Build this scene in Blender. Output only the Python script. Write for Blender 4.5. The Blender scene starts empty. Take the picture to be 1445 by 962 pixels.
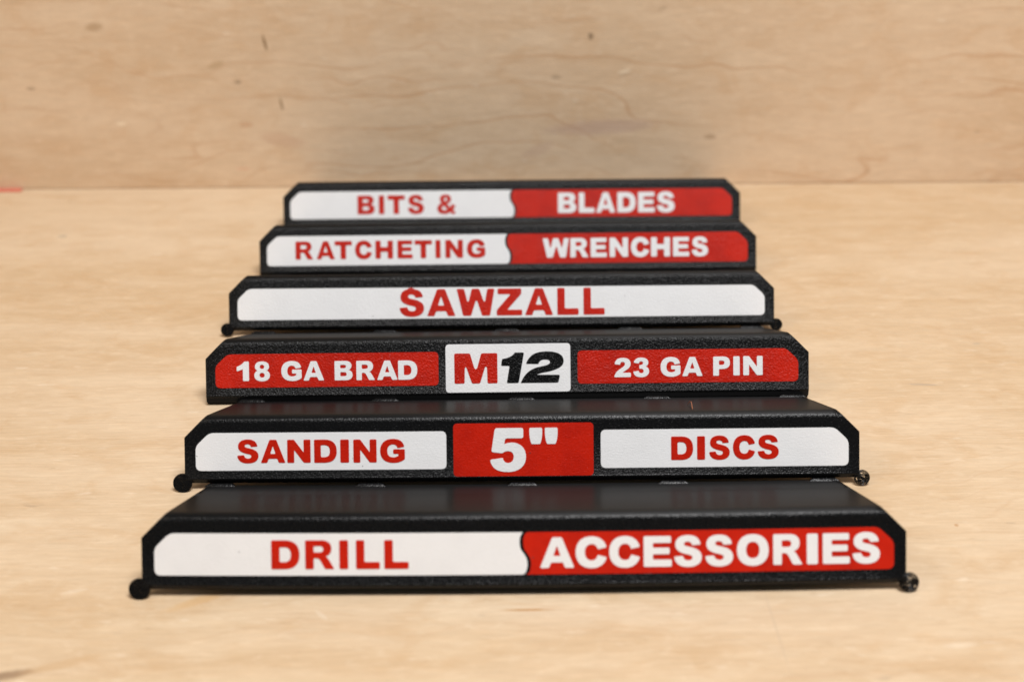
import bpy, bmesh, math, random
from mathutils import Vector, Matrix
random.seed(4)
S = 0.30                       # metres per label width
sc = bpy.context.scene
C = sc.collection

# ------------------------------------------------------------ camera
cam_d = bpy.data.cameras.new('camera')
cam = bpy.data.objects.new('camera', cam_d); C.objects.link(cam)
cam_d.sensor_fit = 'HORIZONTAL'; cam_d.sensor_width = 36.0
cam_d.lens = 1997.7 * 36.0 / 1445.0
cam_d.clip_start = 0.01; cam_d.clip_end = 20
PITCH, ROLL, CAMH = 0.43316, -0.01303, 1.08087
cam.matrix_world = Matrix.Translation((0, 0, CAMH * S)) @ Matrix.Rotation(math.pi/2 - PITCH, 4, 'X') @ Matrix.Rotation(ROLL, 4, 'Z')
cam_d.dof.use_dof = True
cam_d.dof.focus_distance = 0.668
cam_d.dof.aperture_fstop = 6.8
sc.camera = cam

# ------------------------------------------------------------ light
world = bpy.data.worlds.new('World'); sc.world = world; world.use_nodes = True
bg = world.node_tree.nodes['Background']
bg.inputs['Color'].default_value = (0.86, 0.93, 1.0, 1); bg.inputs['Strength'].default_value = 0.12
def area(name, loc, target, sx, sy, power, col):
    d = bpy.data.lights.new(name, 'AREA'); d.shape = 'RECTANGLE'; d.size = sx; d.size_y = sy
    d.energy = power; d.color = col
    o = bpy.data.objects.new(name, d); C.objects.link(o); o.location = loc
    o.rotation_euler = (Vector(target) - Vector(loc)).to_track_quat('-Z', 'Y').to_euler()
    return o
area('ceiling_lamp', (0.25, 0.12, 1.50), (0.05, 0.80, 0), 0.7, 0.45, 32.0, (1.0, 0.985, 0.985))
area('warm_lamp', (-1.0, 0.25, 1.2), (-0.1, 0.7, 0), 0.5, 0.5, 5.0, (1.0, 0.86, 0.70))
sc.view_settings.view_transform = 'Standard'; sc.view_settings.look = 'None'
sc.view_settings.exposure = -0.05; sc.view_settings.gamma = 1.0

# ------------------------------------------------------------ material helpers
class NT:
    def __init__(s, name):
        s.m = bpy.data.materials.new(name); s.m.use_nodes = True
        s.t = s.m.node_tree; s.b = s.t.nodes['Principled BSDF']
    def n(s, typ, **kw):
        o = s.t.nodes.new(typ)
        for k, v in kw.items():
            if k.startswith('_'): setattr(o, k[1:], v)
        return o
    def put(s, sock, v):
        if isinstance(v, bpy.types.NodeSocket): s.t.links.new(v, sock)
        else: sock.default_value = v
    def math(s, op, a, b=None, c=None, clamp=False):
        o = s.n('ShaderNodeMath'); o.operation = op; o.use_clamp = clamp
        s.put(o.inputs[0], a)
        if b is not None: s.put(o.inputs[1], b)
        if c is not None: s.put(o.inputs[2], c)
        return o.outputs[0]
    def mix(s, f, a, b, mode='MIX'):
        o = s.n('ShaderNodeMix'); o.data_type = 'RGBA'; o.blend_type = mode
        s.put(o.inputs[0], f); s.put(o.inputs[6], a); s.put(o.inputs[7], b)
        return o.outputs[2]
    def smooth(s, v, a, b, lo=0.0, hi=1.0):
        o = s.n('ShaderNodeMapRange'); o.interpolation_type = 'SMOOTHSTEP'
        s.put(o.inputs[0], v)
        for i, x in zip((1, 2, 3, 4), (a, b, lo, hi)): o.inputs[i].default_value = x
        return o.outputs[0]
    def coord(s, scale=(1, 1, 1), loc=(0, 0, 0), rot=(0, 0, 0)):
        t = s.n('ShaderNodeTexCoord'); m = s.n('ShaderNodeMapping')
        s.t.links.new(t.outputs['Object'], m.inputs[0])
        m.inputs['Scale'].default_value = scale; m.inputs['Location'].default_value = loc
        m.inputs['Rotation'].default_value = rot
        return m.outputs[0]
    def noise(s, vec, scale=1.0, detail=2.0, rough=0.5, dist=0.0):
        o = s.n('ShaderNodeTexNoise'); s.put(o.inputs['Vector'], vec)
        o.inputs['Scale'].default_value = scale; o.inputs['Detail'].default_value = detail
        o.inputs['Roughness'].default_value = rough; o.inputs['Distortion'].default_value = dist
        return o.outputs['Fac']
    def bump(s, h, strength, dist, prev=None):
        o = s.n('ShaderNodeBump'); s.put(o.inputs['Height'], h)
        o.inputs['Strength'].default_value = strength; o.inputs['Distance'].default_value = dist
        if prev is not None: s.put(o.inputs['Normal'], prev)
        return o.outputs[0]

def rgb(r, g, b): return (r, g, b, 1.0)

def plastic(name, col, rough, tex, spec=0.5, col2=None, relief=1.0, dirt=0.0):
    """printed plastic, flat side: 'speckle' is a textured-bed finish, 'lines' shows the nozzle paths"""
    k = NT(name)
    n1 = k.noise(k.coord(), 1150.0, 2.0, 0.6)
    n2 = k.noise(k.coord((500, 1200, 4200), rot=(0, 0.5, 0)), 1.0, 2.0, 0.5)
    blot = k.noise(k.coord(), 90.0, 3.0, 0.6)
    f = k.smooth(blot, 0.35, 0.7)
    base = k.mix(f, rgb(*col), rgb(*(col2 or [c * 0.86 for c in col])))
    if dirt:                   # stray filament specks
        sp = k.smooth(k.noise(k.coord(), 430.0, 1.0, 0.5), 0.795, 0.815)
        base = k.mix(k.math('MULTIPLY', sp, dirt), base, rgb(0.05, 0.045, 0.045))
    k.put(k.b.inputs['Base Color'], base)
    if tex == 'speckle':
        nm = k.bump(n1, 0.85*relief, 0.0006)
    else:
        nm = k.bump(n2, 0.30, 0.0003, k.bump(n1, 0.45*relief, 0.0004))
    k.put(k.b.inputs['Normal'], nm)
    k.put(k.b.inputs['Roughness'], k.smooth(n1, 0.3, 0.7, rough - 0.06, rough + 0.08))
    k.b.inputs['Specular IOR Level'].default_value = spec
    return k.m

def layered():
    """black plastic seen from the side of the print: long layer lines"""
    k = NT('black_plastic_layer_lines')
    l1 = k.noise(k.coord((5, 1500, 1500)), 1.0, 2.0, 0.6)
    l2 = k.noise(k.coord((40, 300, 300)), 1.0, 2.0, 0.5)
    dust = k.smooth(k.noise(k.coord((260, 900, 900)), 1.0, 2.0, 0.7), 0.70, 0.80)
    cc = k.mix(k.math('MULTIPLY', dust, 0.25), rgb(0.0060, 0.0060, 0.0062), rgb(0.06, 0.057, 0.055))
    k.put(k.b.inputs['Base Color'], cc)
    k.put(k.b.inputs['Normal'], k.bump(l1, 0.35, 0.0002, k.bump(l2, 0.05, 0.0004)))
    k.b.inputs['Roughness'].default_value = 0.36
    k.b.inputs['Specular IOR Level'].default_value = 0.13
    k.b.inputs['Anisotropic'].default_value = 0.95
    tg = k.n('ShaderNodeTangent'); tg.direction_type = 'RADIAL'; tg.axis = 'X'
    k.put(k.b.inputs['Tangent'], tg.outputs[0])
    return k.m

def wood(name, light, dark, line, wall=False, marks=()):
    k = NT(name)
    v = 'z' if wall else 'y'
    def st(a, b, loc=(0, 0, 0)):             # stretched coordinates: a along the grain, b across it
        return k.coord((a, b, b), loc)
    big = k.noise(st(2.2, 9.0), 1.0, 3.0, 0.55, 0.4)
    mid = k.noise(st(9, 60, (3, 1, 2)), 1.0, 4.0, 0.6)
    fine = k.noise(st(55, 800), 1.0, 3.0, 0.65)
    pore = k.noise(st(140, 1500, (7, 2, 5)), 1.0, 2.0, 0.6)
    base = k.mix(k.smooth(big, 0.36, 0.66), rgb(*light), rgb(*dark))
    base = k.mix(k.math('MULTIPLY', k.smooth(mid, 0.42, 0.72), 0.26), base, rgb(*line))
    spot = k.noise(st(22, 95, (6, 4, 1)), 1.0, 5.0, 0.65, 0.6)
    base = k.mix(k.math('MULTIPLY', k.smooth(spot, 0.44, 0.66), 0.30), base, rgb(light[0]*1.12, light[1]*1.15, light[2]*1.18))
    mot = k.noise(st(26, 42, (1, 8, 3)), 1.0, 4.0, 0.62, 0.8)
    base = k.mix(k.math('MULTIPLY', k.smooth(mot, 0.46, 0.70), 0.34), base, rgb(line[0]*1.02, line[1]*0.97, line[2]*0.88))
    mot2 = k.noise(st(110, 240, (4, 4, 9)), 1.0, 3.0, 0.6, 0.5)
    base = k.mix(k.math('MULTIPLY', k.smooth(mot2, 0.50, 0.74), 0.30), base, rgb(light[0]*1.15, light[1]*1.2, light[2]*1.26))
    mlt = k.math('ADD', 0.82, k.math('MULTIPLY', fine, 0.36))
    base = k.mix(1.0, base, mlt, 'MULTIPLY')
    base = k.mix(k.math('MULTIPLY', k.smooth(pore, 0.60, 0.76), 0.34), base, rgb(line[0]*.62, line[1]*.5, line[2]*.4))
    # contour-like figure lines
    def figure(off, amp, gap, width, sx, sy):
        t = k.n('ShaderNodeTexCoord'); q = k.n('ShaderNodeSeparateXYZ'); k.t.links.new(t.outputs['Object'], q.inputs[0])
        h = k.math('ADD', q.outputs[2 if wall else 1], k.math('MULTIPLY', k.noise(st(sx, sy, off), 1.0, 3.0, 0.5, 0.3), amp))
        fr = k.math('FRACT', k.math('DIVIDE', h, gap))
        d = k.math('ABSOLUTE', k.math('SUBTRACT', fr, 0.5))
        return k.smooth(d, 0.0, width, 1.0, 0.0)
    l1 = figure((1.3, 0.4, 0.83), 0.13, 0.024, 0.060, 4.2, 10.0)
    l2 = figure((6.1, 3.4, 2.30), 0.10, 0.017, 0.075, 6.5, 13.0)
    gate = k.smooth(k.noise(st(3.4, 11.0, (5, 5, 5)), 1.0, 2.0), 0.44, 0.60)
    gate2 = k.smooth(k.noise(st(4.0, 12.0, (9, 2, 7)), 1.0, 2.0), 0.47, 0.62)
    ln = k.math('MAXIMUM', k.math('MULTIPLY', l1, gate), k.math('MULTIPLY', l2, gate2))
    ln = k.math('MULTIPLY', ln, 0.43 if wall else 0.12)
    base = k.mix(ln, base, rgb(line[0]*.84, line[1]*.68, line[2]*.55))
    # pale bruises and dark pin marks
    fl = k.noise(st(60, 190, (2, 9, 4)), 1.0, 2.0, 0.5)
    base = k.mix(k.math('MULTIPLY', k.smooth(fl, 0.66, 0.80), 0.30), base, rgb(0.90, 0.80, 0.66))
    dk = k.noise(st(50, 150, (12, 3, 8)), 1.0, 2.0, 0.5)
    base = k.mix(k.math('MULTIPLY', k.smooth(dk, 0.72, 0.80), 0.40), base, rgb(0.30, 0.22, 0.15))
    # single marks
    t = k.n('ShaderNodeTexCoord'); sp = k.n('ShaderNodeSeparateXYZ'); k.t.links.new(t.outputs['Object'], sp.inputs[0])
    X = sp.outputs[0]; Y = sp.outputs[2 if wall else 1]
    wob = k.math('MULTIPLY', k.math('SUBTRACT', k.noise(k.coord(), 300.0, 2.0), 0.5), 0.9)
    for (x, y, rx, ry, ang, col, a) in marks:
        dx = k.math('SUBTRACT', X, x); dy = k.math('SUBTRACT', Y, y)
        c, s_ = math.cos(ang), math.sin(ang)
        u = k.math('ADD', k.math('MULTIPLY', dx, c / rx), k.math('MULTIPLY', dy, s_ / rx))
        w = k.math('ADD', k.math('MULTIPLY', dx, -s_ / ry), k.math('MULTIPLY', dy, c / ry))
        r2 = k.math('ADD', k.math('ADD', k.math('MULTIPLY', u, u), k.math('MULTIPLY', w, w)), wob)
        base = k.mix(k.math('MULTIPLY', k.smooth(r2, 0.1, 1.3, 1.0, 0.0), a), base, rgb(*col))
    k.put(k.b.inputs['Base Color'], base)
    k.put(k.b.inputs['Normal'], k.bump(fine, 0.20, 0.0003, k.bump(fl, 0.3, 0.0008)))
    k.put(k.b.inputs['Roughness'], k.smooth(mid, 0.3, 0.7, 0.50, 0.62))
    k.b.inputs['Specular IOR Level'].default_value = 0.35
    return k.m

BLK = (0.0045, 0.0045, 0.0047)
M = {}
for tx in ('speckle', 'lines'):
    M['black', tx] = plastic('black_plastic_' + tx, BLK, 0.25, tx, 0.20)
    M['red', tx] = plastic('red_plastic_' + tx, (0.53, 0.0125, 0.0018), 0.34, tx, 0.28, (0.45, 0.0095, 0.0015), 0.95, 0.5)
    M['white', tx] = plastic('white_plastic_' + tx, (0.80, 0.80, 0.80), 0.45, tx, 0.35, (0.775, 0.775, 0.775), 0.42, 0.8)
M['layer'] = layered()

# ------------------------------------------------------------ object helpers
def link(name, mesh, mats, parent=None):
    o = bpy.data.objects.new(name, mesh); C.objects.link(o)
    if isinstance(mats, (list, tuple)):
        for m in mats: mesh.materials.append(m)
    elif mats is not None: mesh.materials.append(mats)
    if parent is not None: o.parent = parent
    return o
def tag(o, label=None, cat=None, group=None, kind=None):
    for k, v in (('label', label), ('category', cat), ('group', group), ('kind', kind)):
        if v: o[k] = v
def box_bm(x0, x1, y0, y1, z0, z1, bev=0.0, seg=2):
    bm = bmesh.new(); bmesh.ops.create_cube(bm, size=1.0)
    for v in bm.verts:
        v.co = Vector(((x0+x1)/2 + v.co.x*(x1-x0), (y0+y1)/2 + v.co.y*(y1-y0), (z0+z1)/2 + v.co.z*(z1-z0)))
    if bev: bmesh.ops.bevel(bm, geom=list(bm.edges), offset=bev, segments=seg, affect='EDGES', profile=0.5)
    return bm
def to_mesh(bm, name, smooth_angle=None):
    me = bpy.data.meshes.new(name); bm.normal_update(); bm.to_mesh(me); bm.free()
    if smooth_angle:
        me.polygons.foreach_set('use_smooth', [True]*len(me.polygons))
        me.set_sharp_from_angle(angle=math.radians(smooth_angle))
    return me

# ------------------------------------------------------------ glyph outlines (hand drawn, cap height 100)
G = {
'I': 'M0 0 L0 100 L28 100 L28 0 Z',
'L': 'M0 0 L0 100 L29 100 L29 24 L82 24 L82 0 Z',
'D': 'M0 0 L0 100 L46 100 C80 100 98 83 98 50 C98 17 80 0 46 0 Z M29 24 L43 24 C60 24 68 32 68 50 C68 68 60 76 43 76 L29 76 Z',
'R': 'M0 0 L0 100 L57 100 C80 100 93 89 93 71 C93 57 85 48 72 44 C78 40 82 35 86 28 L103 0 L70 0 L55 27 C50 36 46 38 38 38 L30 38 L30 0 Z M30 58 L51 58 C59 58 64 62 64 69 C64 76 59 80 51 80 L30 80 Z',
'A': 'M0 0 L43 100 L76 100 L119 0 L87 0 L80 18 L38 18 L31 0 Z M46 39 L72 39 L59 74 Z',
'C': 'M105 66 L75 60 C73 70 66 77 55 77 C40 77 31 67 31 50 C31 33 40 23 55 23 C65 23 72 29 75 41 L105 33 C99 11 80 -2 54 -2 C20 -2 0 18 0 50 C0 82 20 102 54 102 C81 102 99 89 105 66 Z',
'G': 'M104 67 L75 62 C72 72 65 78 55 78 C40 78 31 67 31 50 C31 31 40 22 57 22 C64 22 71 24 78 29 L78 37 L56 37 L56 57 L106 57 L106 14 C92 3 77 -2 57 -2 C20 -2 0 18 0 50 C0 82 20 102 54 102 C83 102 99 92 104 67 Z',
'O': 'M54 102 C88 102 108 82 108 50 C108 18 88 -2 54 -2 C20 -2 0 18 0 50 C0 82 20 102 54 102 Z M54 77 C39 77 31 67 31 50 C31 33 39 23 54 23 C69 23 77 33 77 50 C77 67 69 77 54 77 Z',
'E': 'M0 0 L0 100 L93 100 L93 78 L31 78 L31 62 L88 62 L88 41 L31 41 L31 23 L95 23 L95 0 Z',
'S': 'M0 32 L30 34 C32 24 38 19 49 19 C58 19 63 23 63 29 C63 35 57 37 42 40 C16 46 4 55 4 72 C4 90 20 102 47 102 C73 102 88 92 91 71 L62 69 C60 77 55 81 46 81 C38 81 34 78 34 73.5 C34 68 40 66 55 63 C83 57 95 47 95 30 C95 10 77 -2 48 -2 C18 -2 2 10 0 32 Z',
's': 'M0 32 L30 34 C32 24 38 19 49 19 C58 19 63 23 63 29 C63 35 57 37 42 40 C16 46 4 55 4 72 C4 86 14 97 30 100 L38 106 L52 106 L60 100 C78 98 88 90 91 71 L62 69 C60 77 55 81 46 81 C38 81 34 78 34 73.5 C34 68 40 66 55 63 C83 57 95 47 95 30 C95 10 77 -2 48 -2 C18 -2 2 10 0 32 Z',
'N': 'M0 0 L0 100 L29 100 L69 44 L69 100 L98 100 L98 0 L69 0 L29 56 L29 0 Z',
'H': 'M0 0 L0 100 L31 100 L31 64 L70 64 L70 100 L101 100 L101 0 L70 0 L70 38 L31 38 L31 0 Z',
'T': 'M33 0 L33 76 L0 76 L0 100 L97 100 L97 76 L64 76 L64 0 Z',
'W': 'M24 0 L0 100 L29 100 L41 53 L46 53 L58 100 L87 100 L104 53 L109 53 L118 100 L146 100 L128 0 L97 0 L79 55 L73 55 L55 0 Z',
'Z': 'M0 0 L0 20 L53 79 L4 79 L4 100 L93 100 L93 80 L40 21 L96 21 L96 0 Z',
'B': 'M0 0 L0 100 L57 100 C78 100 90 91 90 75 C90 64 84 56 74 53 C87 50 95 41 95 28 C95 10 82 0 60 0 Z M30 62 L48 62 C56 62 61 65 61 71 C61 77 56 80 48 80 L30 80 Z M30 21 L50 21 C59 21 64 24.5 64 31.5 C64 38 59 42 50 42 L30 42 Z',
'P': 'M0 0 L0 100 L53 100 C78 100 91 89 91 68 C91 46 77 35 50 35 L31 35 L31 0 Z M31 56 L46 56 C57 56 61 60 61 67.5 C61 75 57 79 46 79 L31 79 Z',
'1': 'M62 0 L31 0 L31 63 C23 57 12 53 0 51 L0 74 C18 80 32 90 39 101 L62 101 Z',
'8': 'M42 101 C66 101 80 91 80 74 C80 64 75 57 66 53 C77 49 84 41 84 28 C84 9 67 -2 42 -2 C17 -2 0 9 0 28 C0 41 7 49 18 53 C9 57 4 64 4 74 C4 91 18 101 42 101 Z M42 84 C34 84 30 79 30 73 C30 67 34 62 42 62 C50 62 54 67 54 73 C54 79 50 84 42 84 Z M42 42 C34 42 28 37 28 30 C28 22 34 17 42 17 C50 17 56 22 56 30 C56 37 50 42 42 42 Z',
'2': 'M85 0 L0 0 C2 18 12 32 36 47 C50 56 55 62 55 69 C55 76 50 80 43 80 C35 80 31 75 30 65 L2 68 C5 91 18 101 44 101 C69 101 84 90 84 70 C84 56 75 45 57 34 C50 30 46 27 42 23 L85 23 Z',
'3': 'M0 28 L29 32 C31 23 36 19 43 19 C51 19 56 24 56 31 C56 39 50 43 40 43 L33 42 L33 62 C47 61 53 66 53 72 C53 78 49 81 42 81 C36 81 32 78 30 70 L3 75 C8 93 22 101 43 101 C67 101 81 91 81 75 C81 65 76 58 66 54 C78 50 85 42 85 30 C85 10 68 -2 42 -2 C17 -2 3 9 0 28 Z',
'5': 'M12 101 L79 101 L79 77 L36 77 L34 63 C40 66 46 67 51 67 C71 67 85 54 85 34 C85 12 69 -2 42 -2 C17 -2 3 7 0 27 L30 31 C32 23 36 19 42 19 C51 19 56 25 56 34 C56 42 51 47 43 47 C37 47 33 46 29 42 L3 45 Z',
'q': 'M6 63 C2 72 0 84 1 101 L31 101 C32 84 30 72 26 63 Z',
'&': 'M72 8 C62 0 50 -3 37 -3 C14 -3 0 9 0 27 C0 40 8 49 23 56 C17 63 14 69 14 77 C14 92 26 102 46 102 C65 102 77 92 77 77 C77 66 70 58 55 51 L71 33 C74 38 76 44 78 50 L101 44 C98 33 93 25 87 18 L104 3 L86 -6 Z M45 64 C52 68 54 71 54 76 C54 81 51 85 46 85 C41 85 38 81 38 77 C38 73 40 70 45 64 Z M36 41 C29 37 26 33 26 28 C26 22 31 17 39 17 C45 17 51 19 56 22 Z',
'M': 'M0 0 L0 100 L53 100 L66 55 C69 45 75 45 78 55 L91 100 L145 100 L145 0 L111 0 L110 48 C109 58 104 58 102 50 L86 0 L59 0 L42 49 C40 57 36 57 35 47 L34 0 Z',
'i': 'M19 0 L29 58 L0 58 L4 81 C22 83 38 88 47 102 L78 102 L59 0 Z',
'f': 'M0 0 L126 0 L132 26 L53 27 C70 36 90 35 108 41 C132 49 144 57 144.5 72 C145 95 122 105 88 105 C50 105 30 95 17 64 L59 63 C64 75 70 78 82 78 C96 78 100 73 98 66 C95 59 75 56 56 52 C30 45 12 30 0 2 Z',
}
def contours(path):
    tk = path.split(); i = 0; out = []; cur = None
    def num(): nonlocal i; v = float(tk[i].lstrip('MLC')); i += 1; return v
    while i < len(tk):
        c = tk[i][0]
        if c == 'Z': out.append(cur); i += 1; continue
        if c == 'M': cur = [(num(), num(), True)]
        elif c == 'L': cur.append((num(), num(), True))
        elif c == 'C':
            p0 = cur[-1]; a = (num(), num()); b = (num(), num()); d = (num(), num())
            for s in range(1, 9):
                t = s / 8
                x = (1-t)**3*p0[0] + 3*(1-t)**2*t*a[0] + 3*(1-t)*t*t*b[0] + t**3*d[0]
                y = (1-t)**3*p0[1] + 3*(1-t)**2*t*a[1] + 3*(1-t)*t*t*b[1] + t**3*d[1]
                cur.append((x, y, s == 8))
    res = []
    for c in out:
        if abs(c[0][0]-c[-1][0]) < 1e-6 and abs(c[0][1]-c[-1][1]) < 1e-6: c = c[:-1]
        res.append(c)
    return res
def round_poly(pts, r, amin=30, n=3):
    """round the corners of a closed polygon; pts = (x, y[, corner flag or own radius])"""
    out = []; N = len(pts)
    for k in range(N):
        p = Vector(pts[k][:2]); a = Vector(pts[k-1][:2]); b = Vector(pts[(k+1) % N][:2])
        flag = pts[k][2] if len(pts[k]) > 2 else True
        rr = flag if isinstance(flag, float) else r
        d1 = a - p; d2 = b - p
        if flag is False or rr <= 0 or d1.length < 1e-9 or d2.length < 1e-9: out.append(tuple(p)); continue
        turn = 180 - math.degrees(d1.angle(d2))
        if turn < amin: out.append(tuple(p)); continue
        q = min(rr, 0.46*d1.length, 0.46*d2.length)
        s = p + d1.normalized()*q; e = p + d2.normalized()*q
        for j in range(n+1):
            t = j/n; out.append(tuple((1-t)**2*s + 2*t*(1-t)*p + t*t*e))
    return out
def fill_mesh(polys, ext, name):
    cu = bpy.data.curves.new(name, 'CURVE'); cu.dimensions = '2D'; cu.fill_mode = 'BOTH'; cu.extrude = ext
    for pl in polys:
        sp = cu.splines.new('POLY'); sp.points.add(len(pl)-1)
        for p, c in zip(sp.points, pl): p.co = (c[0], c[1], 0, 1)
        sp.use_cyclic_u = True
    o = bpy.data.objects.new('tmp', cu); C.objects.link(o)
    me = bpy.data.meshes.new_from_object(o)
    bpy.data.objects.remove(o); bpy.data.curves.remove(cu)
    me.name = name; me.materials.clear()
    return me
glyph_cache = {}
def glyph(ch):
    if ch not in glyph_cache:
        cs = contours(G[ch]); xs = [p[0] for p in cs[0]]
        x0, x1 = min(xs), max(xs)
        polys = [[((x-x0)/(x1-x0) - 0.5, y/100.0) for x, y in round_poly(c, 5.0)] for c in cs]
        me = fill_mesh(polys, 0.00045*S, 'letter_' + {'&': 'ampersand', 'q': 'mark'}.get(ch, ch.lower()))
        me.materials.append(M['red', 'lines'])
        glyph_cache[ch] = me
    return glyph_cache[ch]

# ------------------------------------------------------------ plywood table and backboard
DARK = (0.20, 0.12, 0.06)
table_marks = [
    (0.0045, 0.4535, 0.011, 0.0009, 0.0, (0.42, 0.22, 0.08), 0.8),
    (-0.188, 0.4165, 0.014, 0.0030, 0.28, (0.22, 0.13, 0.07), 0.75),
    (-0.168, 0.423, 0.016, 0.003, 0.35, (0.48, 0.29, 0.13), 0.35),
    (-0.125, 0.462, 0.014, 0.003, 0.5, (0.55, 0.33, 0.14), 0.5),
    (-0.294, 0.874, 0.0035, 0.0022, 0.0, (0.40, 0.33, 0.24), 0.8),
    (-0.148, 0.655, 0.0020, 0.0009, 0.0, (0.30, 0.25, 0.18), 0.7),
    (0.209, 0.642, 0.010, 0.0009, -0.1, (0.36, 0.30, 0.24), 0.6),
    (0.250, 0.690, 0.003, 0.0012, 0.2, (0.42, 0.34, 0.25), 0.6),
    (0.0985, 0.437, 0.0006, 0.028, 0.02, (0.50, 0.38, 0.26), 0.45),
    (0.187, 0.510, 0.0010, 0.0013, 0.0, (0.45, 0.25, 0.12), 0.8),
    (-0.075, 0.452, 0.005, 0.0012, -0.9, (0.76, 0.66, 0.52), 0.28),
    (-0.215, 0.520, 0.022, 0.006, 0.1, (0.80, 0.68, 0.50), 0.14),
    (0.165, 0.428, 0.007, 0.002, 0.1, (0.76, 0.66, 0.52), 0.28),
    (-0.175, 0.470, 0.006, 0.0014, 0.3, (0.76, 0.66, 0.52), 0.28),
]
bm = box_bm(-1.1, 1.1, -0.35, 1.25, -0.018, 0.0)
table = link('tabletop', to_mesh(bm, 'tabletop'), wood('pale_plywood', (0.622, 0.478, 0.324), (0.556, 0.400, 0.244), (0.48, 0.315, 0.170), False, table_marks))
tag(table, kind='structure')

WY = 3.2175*S
wall_marks = [
    (-0.283, 0.104, 0.007, 0.0030, 0.1, (0.46, 0.31, 0.18), 0.75),
    (-0.202, 0.077, 0.007, 0.0028, 0.3, (0.50, 0.34, 0.19), 0.65),
    (-0.167, 0.092, 0.0012, 0.0062, 0.20, (0.22, 0.13, 0.06), 0.85),
    (-0.159, 0.049, 0.0011, 0.0052, 0.17, (0.26, 0.16, 0.08), 0.75),
    (-0.188, 0.065, 0.0028, 0.0018, 0.0, (0.36, 0.25, 0.16), 0.75),
    (-0.333, 0.0615, 0.004, 0.0015, 0.0, (0.40, 0.28, 0.18), 0.7),
    (0.0565, 0.0945, 0.0020, 0.0027, 0.0, (0.22, 0.15, 0.09), 0.8),
    (0.080, 0.070, 0.005, 0.0014, 0.2, (0.92, 0.78, 0.58), 0.5),
    (0.080, 0.0675, 0.005, 0.0012, 0.2, (0.44, 0.31, 0.20), 0.5),
    (0.033, 0.0665, 0.004, 0.0018, 0.0, (0.40, 0.29, 0.19), 0.6),
    (0.141, 0.0230, 0.0050, 0.0020, 0.0, (0.42, 0.28, 0.17), 0.75),
    (0.105, 0.1130, 0.004, 0.0014, 0.3, (0.44, 0.31, 0.20), 0.5),
    (-0.273, 0.036, 0.004, 0.0014, 0.0, (0.92, 0.78, 0.58), 0.5),
    (-0.185, 0.0345, 0.006, 0.0022, 0.0, (0.55, 0.32, 0.18), 0.55),
    (-0.160, 0.023, 0.018, 0.0055, -0.2, (0.54, 0.32, 0.20), 0.40),
    (0.065, 0.0305, 0.042, 0.0060, 0.05, (0.47, 0.31, 0.25), 0.45),
    (0.020, 0.0140, 0.014, 0.0045, 0.4, (0.50, 0.33, 0.24), 0.35),
    (-0.190, 0.0020, 0.006, 0.0012, 0.0, (0.62, 0.20, 0.10), 0.3),
]
bm = box_bm(-1.1, 1.1, 0.0, 0.018, -0.012, 0.62, 0.0008, 1)
wall = link('backboard', to_mesh(bm, 'backboard'), wood('warm_plywood', (0.705, 0.530, 0.362), (0.630, 0.450, 0.286), (0.58, 0.380, 0.222), True, wall_marks))
wall.location = (0, WY, 0.012); wall.rotation_euler = (0, 0, -0.0170)
tag(wall, 'warm plywood board standing upright behind the six black label bars', 'board')

# red strip at the foot of the board
bm = box_bm(-0.040, 0.040, -0.0028, 0.0028, 0.0, 0.0012, 0.0004)
kr = NT('faded_red'); kr.b.inputs['Base Color'].default_value = (0.62, 0.17, 0.11, 1); kr.b.inputs['Roughness'].default_value = 0.7
strip = link('red_strip', to_mesh(bm, 'red_strip', 40), kr.m)
strip.location = (-1.300*S, WY + 1.300*S*0.0170 - 0.0032, 0.0); strip.rotation_euler = (0, 0, -0.0170)
tag(strip, 'thin red strip lying where the tabletop meets the upright plywood board', 'strip')

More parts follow.
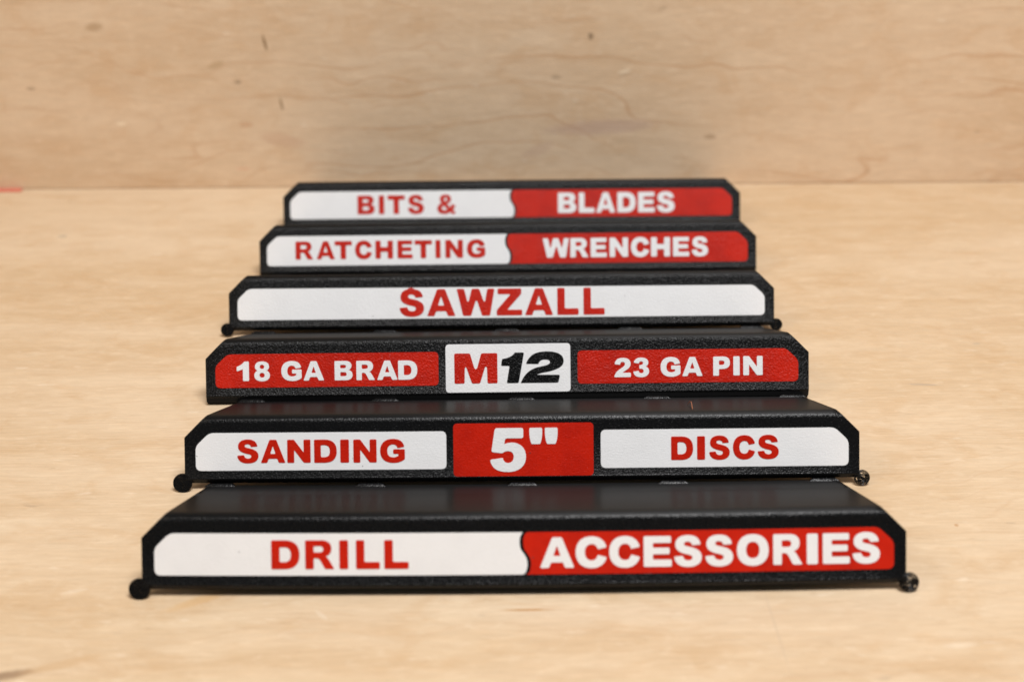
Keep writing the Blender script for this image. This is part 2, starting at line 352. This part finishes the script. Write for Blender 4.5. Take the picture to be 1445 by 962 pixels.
# ------------------------------------------------------------ label bars
TH, VB, VD, RD, FB, HT, LB, TAB = 0.007, -0.007, -0.006, 0.0143, 0.0815, 0.0942, 0.2635, 0.2239
CA = 0.0615                    # where the chamfer starts on the side
POSE = {  # row: x, y, turn, bow, lean, height of the face's foot (label widths)
    6: (0.01092, 1.54268, -0.00723, 0.00590, 0.39558, 0.01874),
    5: (0.01171, 1.81891, -0.00794, 0.00107, 0.39591, 0.01882),
    4: (-0.00881, 2.09572, -0.00265, -0.00045, 0.39230, 0.01784),
    3: (-0.01906, 2.36932, -0.00734, 0.00013, 0.39614, 0.01889),
    2: (-0.00646, 2.64879, -0.00634, -0.00048, 0.38212, 0.01508),
    1: (0.00246, 2.92345, -0.00987, -0.00097, 0.37604, 0.01343),
}
class Bar:
    def __init__(s, row, tex, label):
        s.X, s.Y, s.th, s.bow, s.lam, s.z0 = POSE[row]; s.row = row; s.tex = tex
        s.root = bpy.data.objects.new('label_bar', None); C.objects.link(s.root)
        s.root.empty_display_size = 0.02
        s.root.location = (s.X*S, s.Y*S, 0); s.root.rotation_euler = (0, 0, s.th)
        tag(s.root, label, 'label bar', 'printed black label bars standing one behind another')
        s.N = Vector((0, -math.cos(s.lam), math.sin(s.lam)))
        s.V = Vector((0, math.sin(s.lam), math.cos(s.lam)))
    def P(s, u, v, d):         # d = height above the face (outwards), label units
        p = Vector((u, s.bow*4*u*u, s.z0)) + s.V*v + s.N*d
        return p*S
    def place(s, bm):          # label units (u, v, d) to the bar's own space, bent with the bar
        for v in bm.verts: v.co = s.P(*v.co)
    def slice(s, bm, x0=-0.5, x1=0.5, n=24):
        for k in range(1, n):
            x = x0 + (x1-x0)*k/n
            bmesh.ops.bisect_plane(bm, geom=bm.verts[:] + bm.edges[:] + bm.faces[:], plane_co=(x, 0, 0), plane_no=(1, 0, 0))
    def frame(s):
        """bent bracket: face plate, rounded ridge, long back plate"""
        R = HT - FB
        end = LB - (0.005 if s.row == 1 else 0.0)
        disc = s.row in (6, 5, 3); vb = VB if disc else -0.0115
        prof = [(-0.0004, -0.0012), (-0.0008, 0.0002), (0.0, 0.0016), (0.0, FB)]
        for k in range(1, 9):
            a = math.pi/2*k/8
            prof.append((R - R*math.cos(a), FB + R*math.sin(a)))
        prof += [(end, HT), (end, HT-TH+0.0030), (end-0.008, HT-TH), (0.016, HT-TH), (0.0120, HT-TH-0.004)]
        if not disc:           # inner clip lip that reaches the table
            lip = (0.012*math.sin(s.lam) - s.z0 + 0.0002)/math.cos(s.lam)
            prof += [(0.0130, lip+0.0015), (0.0120, lip), (0.0100, lip)]
        prof += [(0.0090, vb+0.0006), (0.0075, vb), (0.0040, vb+0.0004), (0.0012, -0.0036)]
        bm = bmesh.new()
        a = [bm.verts.new((-0.5, v, -n)) for n, v in prof]
        b = [bm.verts.new((0.5, v, -n)) for n, v in prof]
        N = len(prof)
        for k in range(N): bm.faces.new((a[k], a[(k+1) % N], b[(k+1) % N], b[k]))
        bm.faces.new(a[::-1]); bm.faces.new(b)
        bmesh.ops.recalc_face_normals(bm, faces=bm.faces[:])
        for sg in (-1, 1):     # chamfered ends
            r = bmesh.ops.bisect_plane(bm, geom=bm.verts[:]+bm.edges[:]+bm.faces[:], plane_co=(sg*0.5, CA, 0),
                                       plane_no=(sg*0.7071, 0.7071, 0), clear_outer=True)
            ed = [g for g in r['geom_cut'] if isinstance(g, bmesh.types.BMEdge)]
            bmesh.ops.holes_fill(bm, edges=ed, sides=0)
        bmesh.ops.recalc_face_normals(bm, faces=bm.faces[:])
        ends = [e for e in bm.edges if len(e.link_faces) == 2 and e.calc_face_angle(0) > 0.6]
        bmesh.ops.bevel(bm, geom=ends, offset=0.0011, segments=2, affect='EDGES', profile=0.5, clamp_overlap=True)
        s.slice(bm)
        for f in bm.faces:
            f.material_index = 0 if f.normal.z > 0.62 and max(v.co.z for v in f.verts) > -0.001 else 1
        bmesh.ops.triangulate(bm, faces=[f for f in bm.faces if len(f.verts) > 4])
        s.place(bm)
        return link('frame', to_mesh(bm, 'frame', 32), [M['black', s.tex], M['layer']], s.root)
    def panel(s, pts, col, r=0.0078, lab=None):
        poly = round_poly(pts, r, 20, 6)
        me = fill_mesh([poly], 0.00042, 'panel')
        bm = bmesh.new(); bm.from_mesh(me); bpy.data.meshes.remove(me)
        bmesh.ops.remove_doubles(bm, verts=bm.verts[:], dist=1e-6)
        s.slice(bm); s.place(bm)
        o = link('panel', to_mesh(bm, 'panel'), M[col, s.tex], s.root)
        o['label'] = lab or (col + ' panel inlaid in the face')
        return o
    def letters(s, pan, items, v0, v1, col, tilt=0.0):
        um = 0.5*(items[0][1] + items[-1][2])
        for ch, u0, u1 in items:
            me = glyph(ch).copy(); me.materials.clear(); me.materials.append(M[col, s.tex])
            me.transform(Matrix.Diagonal(((u1-u0)*S, (v1-v0)*S, 1, 1)))
            o = bpy.data.objects.new('letter', me); C.objects.link(o); o.parent = pan
            u = 0.5*(u0+u1); v = v0 + (u-um)*tilt
            ph = math.atan(8*s.bow*u)
            U = Vector((math.cos(ph), math.sin(ph), 0)); W = U.cross(s.V)
            m = Matrix.Identity(4)
            for k in range(3): m[k][0] = U[k]; m[k][1] = s.V[k]; m[k][2] = W[k]
            m.translation = s.P(u, v, 0.00042)
            o.matrix_local = m
    def tabs(s):
        """snap tabs along the rear edge of the back plate"""
        bm = bmesh.new()
        w0, w1, d0, d1, h = 0.0235, 0.0165, 0.0, 0.013, 0.0042
        lo = [(-w0, d0), (w0, d0), (w0*0.96, d1), (-w0*0.96, d1)]
        hi = [(-w1, d0+0.0030), (w1, d0+0.0030), (w1, d1), (-w1, d1)]
        A = [bm.verts.new((x, 0, -y)) for x, y in lo]; B = [bm.verts.new((x, h, -y)) for x, y in hi]
        for k in range(4): bm.faces.new((A[k], A[(k+1) % 4], B[(k+1) % 4], B[k]))
        bm.faces.new(B); bm.faces.new(A[::-1])
        bmesh.ops.recalc_face_normals(bm, faces=bm.faces[:])
        bmesh.ops.bevel(bm, geom=bm.edges[:], offset=0.0006, segments=2, affect='EDGES', profile=0.5)
        for v in bm.verts: v.co = (Vector((v.co.x, 0, 0)) + s.V*v.co.y + s.N*v.co.z)*S
        me = to_mesh(bm, 'tab', 40); me.materials.append(M['black', 'lines'])
        for k in range(-2, 3):
            o = bpy.data.objects.new('tab', me); C.objects.link(o); o.parent = s.root
            o.location = s.P(k*TAB + random.uniform(-.0015, .0015), HT-0.0002, -(0.2575-0.0115))
    def disc(s, side, r, v, open_=False):
        """thin round brim disc left on the lower corner: concentric printed rings"""
        bm = bmesh.new(); T = 0.0022; st = 0.00150; seg = 40
        rings = []; rr = 0.0
        while rr < r - 0.0003:
            rings.append((rr, min(rr + st, r))); rr += st
        def ring(a0, a1, z0, z1, t0=0.0, t1=2*math.pi, flat=False):
            full = abs(t1-t0-2*math.pi) < 1e-6; n = seg if full else max(4, int(seg*(t1-t0)/6.283))
            e = 0.00003 if flat else 0.0004
            sec = [(a0+0.00001, z0), (a0+0.0001, z1-e), ((a0+a1)/2, z1), (a1-0.0001, z1-e), (a1-0.00001, z0)]
            cols = []
            for k in range(n if full else n+1):
                t = t0 + (t1-t0)*k/n
                cols.append([bm.verts.new((q*math.cos(t), q*math.sin(t), z)) for q, z in sec])
            for k in range(n):
                c, d = cols[k], cols[(k+1) % len(cols)]
                for j in range(4): bm.faces.new((c[j], d[j], d[j+1], c[j+1]))
                bm.faces.new((c[4], d[4], d[0], c[0]))
        for a0, a1 in rings:
            if open_ and a0 > 0.001:
                t = random.uniform(0, 6.28); gap = random.uniform(0.2, 0.5) if a0 < r-0.002 else 0.001
                w = st*0.84
                ring(a0, a0+w, -T, 0, t, t + 6.283-gap)
            else: ring(a0, a1, -T, 0, flat=True)
        if open_:
            for t in (0.5, 2.3, 4.0, 5.2):     # blobs that fuse the rings together
                q = random.uniform(0.45, 0.7)*r
                g = bmesh.ops.create_uvsphere(bm, u_segments=8, v_segments=6, radius=0.0022)
                for vv in g['verts']: vv.co = Vector((vv.co.x*1.5+q*math.cos(t), vv.co.y+q*math.sin(t), vv.co.z*0.4-0.0012))
        bmesh.ops.recalc_face_normals(bm, faces=bm.faces[:])
        for vv in bm.verts: vv.co = vv.co + Vector((side*0.5035, v, 0.0002))
        s.place(bm)
        o = link('corner_disc', to_mesh(bm, 'corner_disc', 50), M['black', 'lines'], s.root)
        return o

def mirror(pts, flip):
    return [(-p[0],) + tuple(p[1:]) for p in pts][::-1] if flip else pts
def end_left(uL, vb, vt, right):       # panel with a chamfered outer top corner; right = points of its inner end, bottom to top
    return [(uL, vb, 0.0085)] + right + [(uL+0.0205, vt, 0.007), (uL, vt-0.0195, 0.007)]
def end_right(uR, vb, vt, left):       # left = points of its inner end, top to bottom
    return left + [(uR, vb, 0.0085), (uR, vt-0.0195, 0.007), (uR-0.0205, vt, 0.007)]
WW = [(-0.0012, 0.0), (0.0030, 0.05), (0.0053, 0.22), (0.0044, 0.37), (0.0005, 0.50), (-0.0032, 0.60), (-0.0046, 0.74), (-0.0040, 0.88), (-0.0006, 1.0)]
def wave(c, vb, vt, dx=0.0, top=None):
    pts = [(c+u+dx, vb + t*(vt-vb), False) for u, t in WW]
    out = []
    for i in range(len(pts)-1):        # Catmull-Rom resample
        p0 = pts[max(i-1, 0)]; p1 = pts[i]; p2 = pts[i+1]; p3 = pts[min(i+2, len(pts)-1)]
        for k in range(4):
            t = k/4
            f = lambda a, b, c_, d: 0.5*((2*b) + (-a+c_)*t + (2*a-5*b+4*c_-d)*t*t + (-a+3*b-3*c_+d)*t**3)
            out.append((f(p0[0], p1[0], p2[0], p3[0]), f(p0[1], p1[1], p2[1], p3[1]), False))
    out.append(pts[-1])
    return out
def two_tone(b, uL, uR, vb, vt, c):
    w = b.panel(end_left(uL, vb, vt, wave(c, vb, vt)), 'white', lab='white left panel with a wavy inner end')
    rw = [(u, v, False) for u, v, _ in wave(c, vb, vt, 0.0047)][::-1]
    rw[0] = (rw[0][0]+0.0022, rw[0][1], 0.002); 
    r = b.panel(end_right(uR, vb, vt, rw), 'red', lab='red right panel with a wavy inner end')
    return w, r
def rect(u0, u1, vb, vt): return [(u0, vb), (u1, vb), (u1, vt), (u0, vt)]

# front bar: DRILL | ACCESSORIES
VB0, VT0 = 0.0124, 0.0687
b = bar6 = Bar(6, 'lines', 'frontmost black label bar reading DRILL on white and ACCESSORIES on red'); b.frame(); b.tabs()
w, r = two_tone(b, -0.4828, 0.4835, VB0, 0.0678, 0.0)
b.letters(w, [('D', -0.3291, -0.292), ('R', -0.2846, -0.2465), ('I', -0.24, -0.2284), ('L', -0.2182, -0.1871), ('L', -0.1813, -0.1494)], 0.0210, 0.0588, 'red')
b.letters(r, [('A', 0.0217, 0.0664), ('C', 0.0683, 0.1086), ('C', 0.112, 0.1519), ('E', 0.1569, 0.1933), ('S', 0.1966, 0.2325), ('S', 0.2371, 0.2733), ('O', 0.2784, 0.3197),
              ('R', 0.3257, 0.3638), ('I', 0.3696, 0.3839), ('E', 0.3904, 0.4255), ('S', 0.4292, 0.465)], 0.0208, 0.0607, 'white')
b.disc(-1, 0.0143, VD); b.disc(1, 0.0130, VD, True)
# SANDING | 5" | DISCS
b = bar5 = Bar(5, 'lines', 'black label bar reading SANDING and DISCS around a red centre panel'); b.frame(); b.tabs()
w = b.panel(mirror(end_right(0.4831, 0.0120, 0.0681, [(0.1111, 0.0681), (0.1111, 0.0120)]), True), 'white', lab='white left end panel')
b.letters(w, [('S', -0.4213, -0.3898), ('A', -0.3864, -0.3499), ('N', -0.347, -0.3124), ('D', -0.3071, -0.2735), ('I', -0.2683, -0.2554), ('N', -0.2489, -0.2145), ('G', -0.2093, -0.1726)], 0.0230, 0.0573, 'red', -0.004)
c = b.panel(rect(-0.1007, 0.1067, 0.0007, 0.0792), 'red', 0.0065, 'red centre panel')
b.letters(c, [('5', -0.0465, 0.0067), ('q', 0.0119, 0.0310), ('q', 0.0349, 0.0538)], 0.0082, 0.0714, 'white')
r = b.panel(end_right(0.4836, 0.0115, 0.0681, [(0.1174, 0.0681), (0.1174, 0.0115)]), 'white', lab='white right end panel')
b.letters(r, [('D', 0.2213, 0.2539), ('I', 0.2597, 0.2715), ('S', 0.2775, 0.308), ('C', 0.3127, 0.3454), ('S', 0.3491, 0.3804)], 0.0226, 0.0574, 'red', 0.004)
b.disc(-1, 0.0143, VD); b.disc(1, 0.0120, VD-0.001, True)
# 18 GA BRAD | M12 | 23 GA PIN
b = bar4 = Bar(4, 'speckle', 'black label bar with white centre panel between two red panels with white lettering'); b.frame(); b.tabs()
w = b.panel(mirror(end_right(0.4836, 0.0130, 0.0687, [(0.1137, 0.0687), (0.1137, 0.0130)]), True), 'red', lab='red left end panel')
b.letters(w, [('1', -0.4481, -0.4279), ('8', -0.4191, -0.3933), ('G', -0.3743, -0.3406), ('A', -0.3377, -0.3034), ('B', -0.2859, -0.2563), ('R', -0.2498, -0.2191), ('A', -0.2156, -0.1816), ('D', -0.1805, -0.1488)], 0.0238, 0.0558, 'white', -0.004)
c = b.panel(rect(-0.1017, 0.1050, 0.0008, 0.0808), 'white', 0.0062, 'white centre panel')
b.letters(c, [('M', -0.0874, -0.016)], 0.0156, 0.0656, 'red')
b.letters(c, [('i', -0.0101, 0.0284)], 0.0156, 0.0652, 'black')
b.letters(c, [('f', 0.0227, 0.0939)], 0.0156, 0.0650, 'black')
r = b.panel(end_right(0.4824, 0.0132, 0.0682, [(0.1169, 0.0682), (0.1169, 0.0132)]), 'red', lab='red right end panel')
b.letters(r, [('2', 0.1776, 0.2051), ('3', 0.2089, 0.2353), ('G', 0.2543, 0.2873), ('A', 0.29, 0.3239), ('P', 0.3415, 0.3692), ('I', 0.3748, 0.3853), ('N', 0.3912, 0.4233)], 0.0237, 0.0554, 'white', 0.004)
# one long white panel
b = bar3 = Bar(3, 'speckle', 'black label bar with a single long white panel and one red word'); b.frame(); b.tabs()
w = b.panel([(-0.4837, 0.0120, 0.0085), (0.4823, 0.0125, 0.0085), (0.4823, 0.0485, 0.007), (0.4618, 0.0680, 0.007), (-0.4632, 0.0695, 0.007), (-0.4837, 0.0500, 0.007)], 'white', lab='long white panel')
b.letters(w, [('s', -0.1865, -0.1414), ('A', -0.136, -0.0839), ('W', -0.0815, -0.0119), ('Z', -0.0084, 0.0385), ('A', 0.0434, 0.0952), ('L', 0.1027, 0.1418), ('L', 0.1507, 0.1895)], 0.0164, 0.0657, 'red')
b.disc(-1, 0.0122, VD+0.001); b.disc(1, 0.0112, VD+0.001)
# RATCHETING | WRENCHES
b = bar2 = Bar(2, 'speckle', 'black label bar reading RATCHETING on white and WRENCHES on red'); b.frame(); b.tabs()
w, r = two_tone(b, -0.4847, 0.4826, 0.0112, 0.0708, -0.0006)
b.letters(w, [('R', -0.4273, -0.3914), ('A', -0.3849, -0.3479), ('T', -0.3484, -0.3135), ('C', -0.3072, -0.2731), ('H', -0.2663, -0.2308), ('E', -0.2219, -0.1913), ('T', -0.1872, -0.1522), ('I', -0.1454, -0.135), ('N', -0.1255, -0.09), ('G', -0.082, -0.045)], 0.0239, 0.0601, 'red')
b.letters(r, [('W', 0.0706, 0.1233), ('R', 0.1262, 0.1626), ('E', 0.1671, 0.1993), ('N', 0.2052, 0.2422), ('C', 0.2481, 0.2845), ('H', 0.2884, 0.3265), ('E', 0.3327, 0.365), ('S', 0.3703, 0.4028)], 0.0225, 0.0611, 'white')
# BITS & | BLADES
b = bar1 = Bar(1, 'speckle', 'rearmost black label bar reading BITS & on white and BLADES on red'); b.frame(); b.tabs()
w, r = two_tone(b, -0.4845, 0.4817, 0.0125, 0.0720, 0.0008)
b.letters(w, [('B', -0.3372, -0.2995), ('I', -0.2905, -0.2785), ('T', -0.2711, -0.2334), ('S', -0.2269, -0.1915), ('&', -0.1624, -0.1212)], 0.0220, 0.0628, 'red')
b.letters(r, [('B', 0.1019, 0.1418), ('L', 0.1476, 0.1814), ('A', 0.1852, 0.227), ('D', 0.2319, 0.2714), ('E', 0.2772, 0.3132), ('S', 0.318, 0.3566)], 0.0208, 0.0647, 'white')

# loose fibre on the back plate behind the central red panel's bar
cu = bpy.data.curves.new('fibre', 'CURVE'); cu.dimensions = '3D'; cu.bevel_depth = 0.00016; cu.bevel_resolution = 1
sp = cu.splines.new('POLY'); pts = [(0.2560, 0.0952, -0.022), (0.2572, 0.1000, -0.040), (0.2590, 0.1030, -0.062), (0.2598, 0.1010, -0.088), (0.2592, 0.0955, -0.110)]
sp.points.add(len(pts)-1)
for p, c in zip(sp.points, pts): p.co = (*bar5.P(*c), 1)
tmp = bpy.data.objects.new('tmp', cu); C.objects.link(tmp); me = bpy.data.meshes.new_from_object(tmp)
bpy.data.objects.remove(tmp)
k = NT('copper_fibre'); k.b.inputs['Base Color'].default_value = (0.42, 0.16, 0.08, 1); k.b.inputs['Roughness'].default_value = 0.5
me.materials.clear(); fib = link('loose_fibre', me, k.m)
fib.location = bar5.root.location; fib.rotation_euler = bar5.root.rotation_euler
tag(fib, 'tiny copper coloured fibre lying on the black plate near its right end', 'fibre')
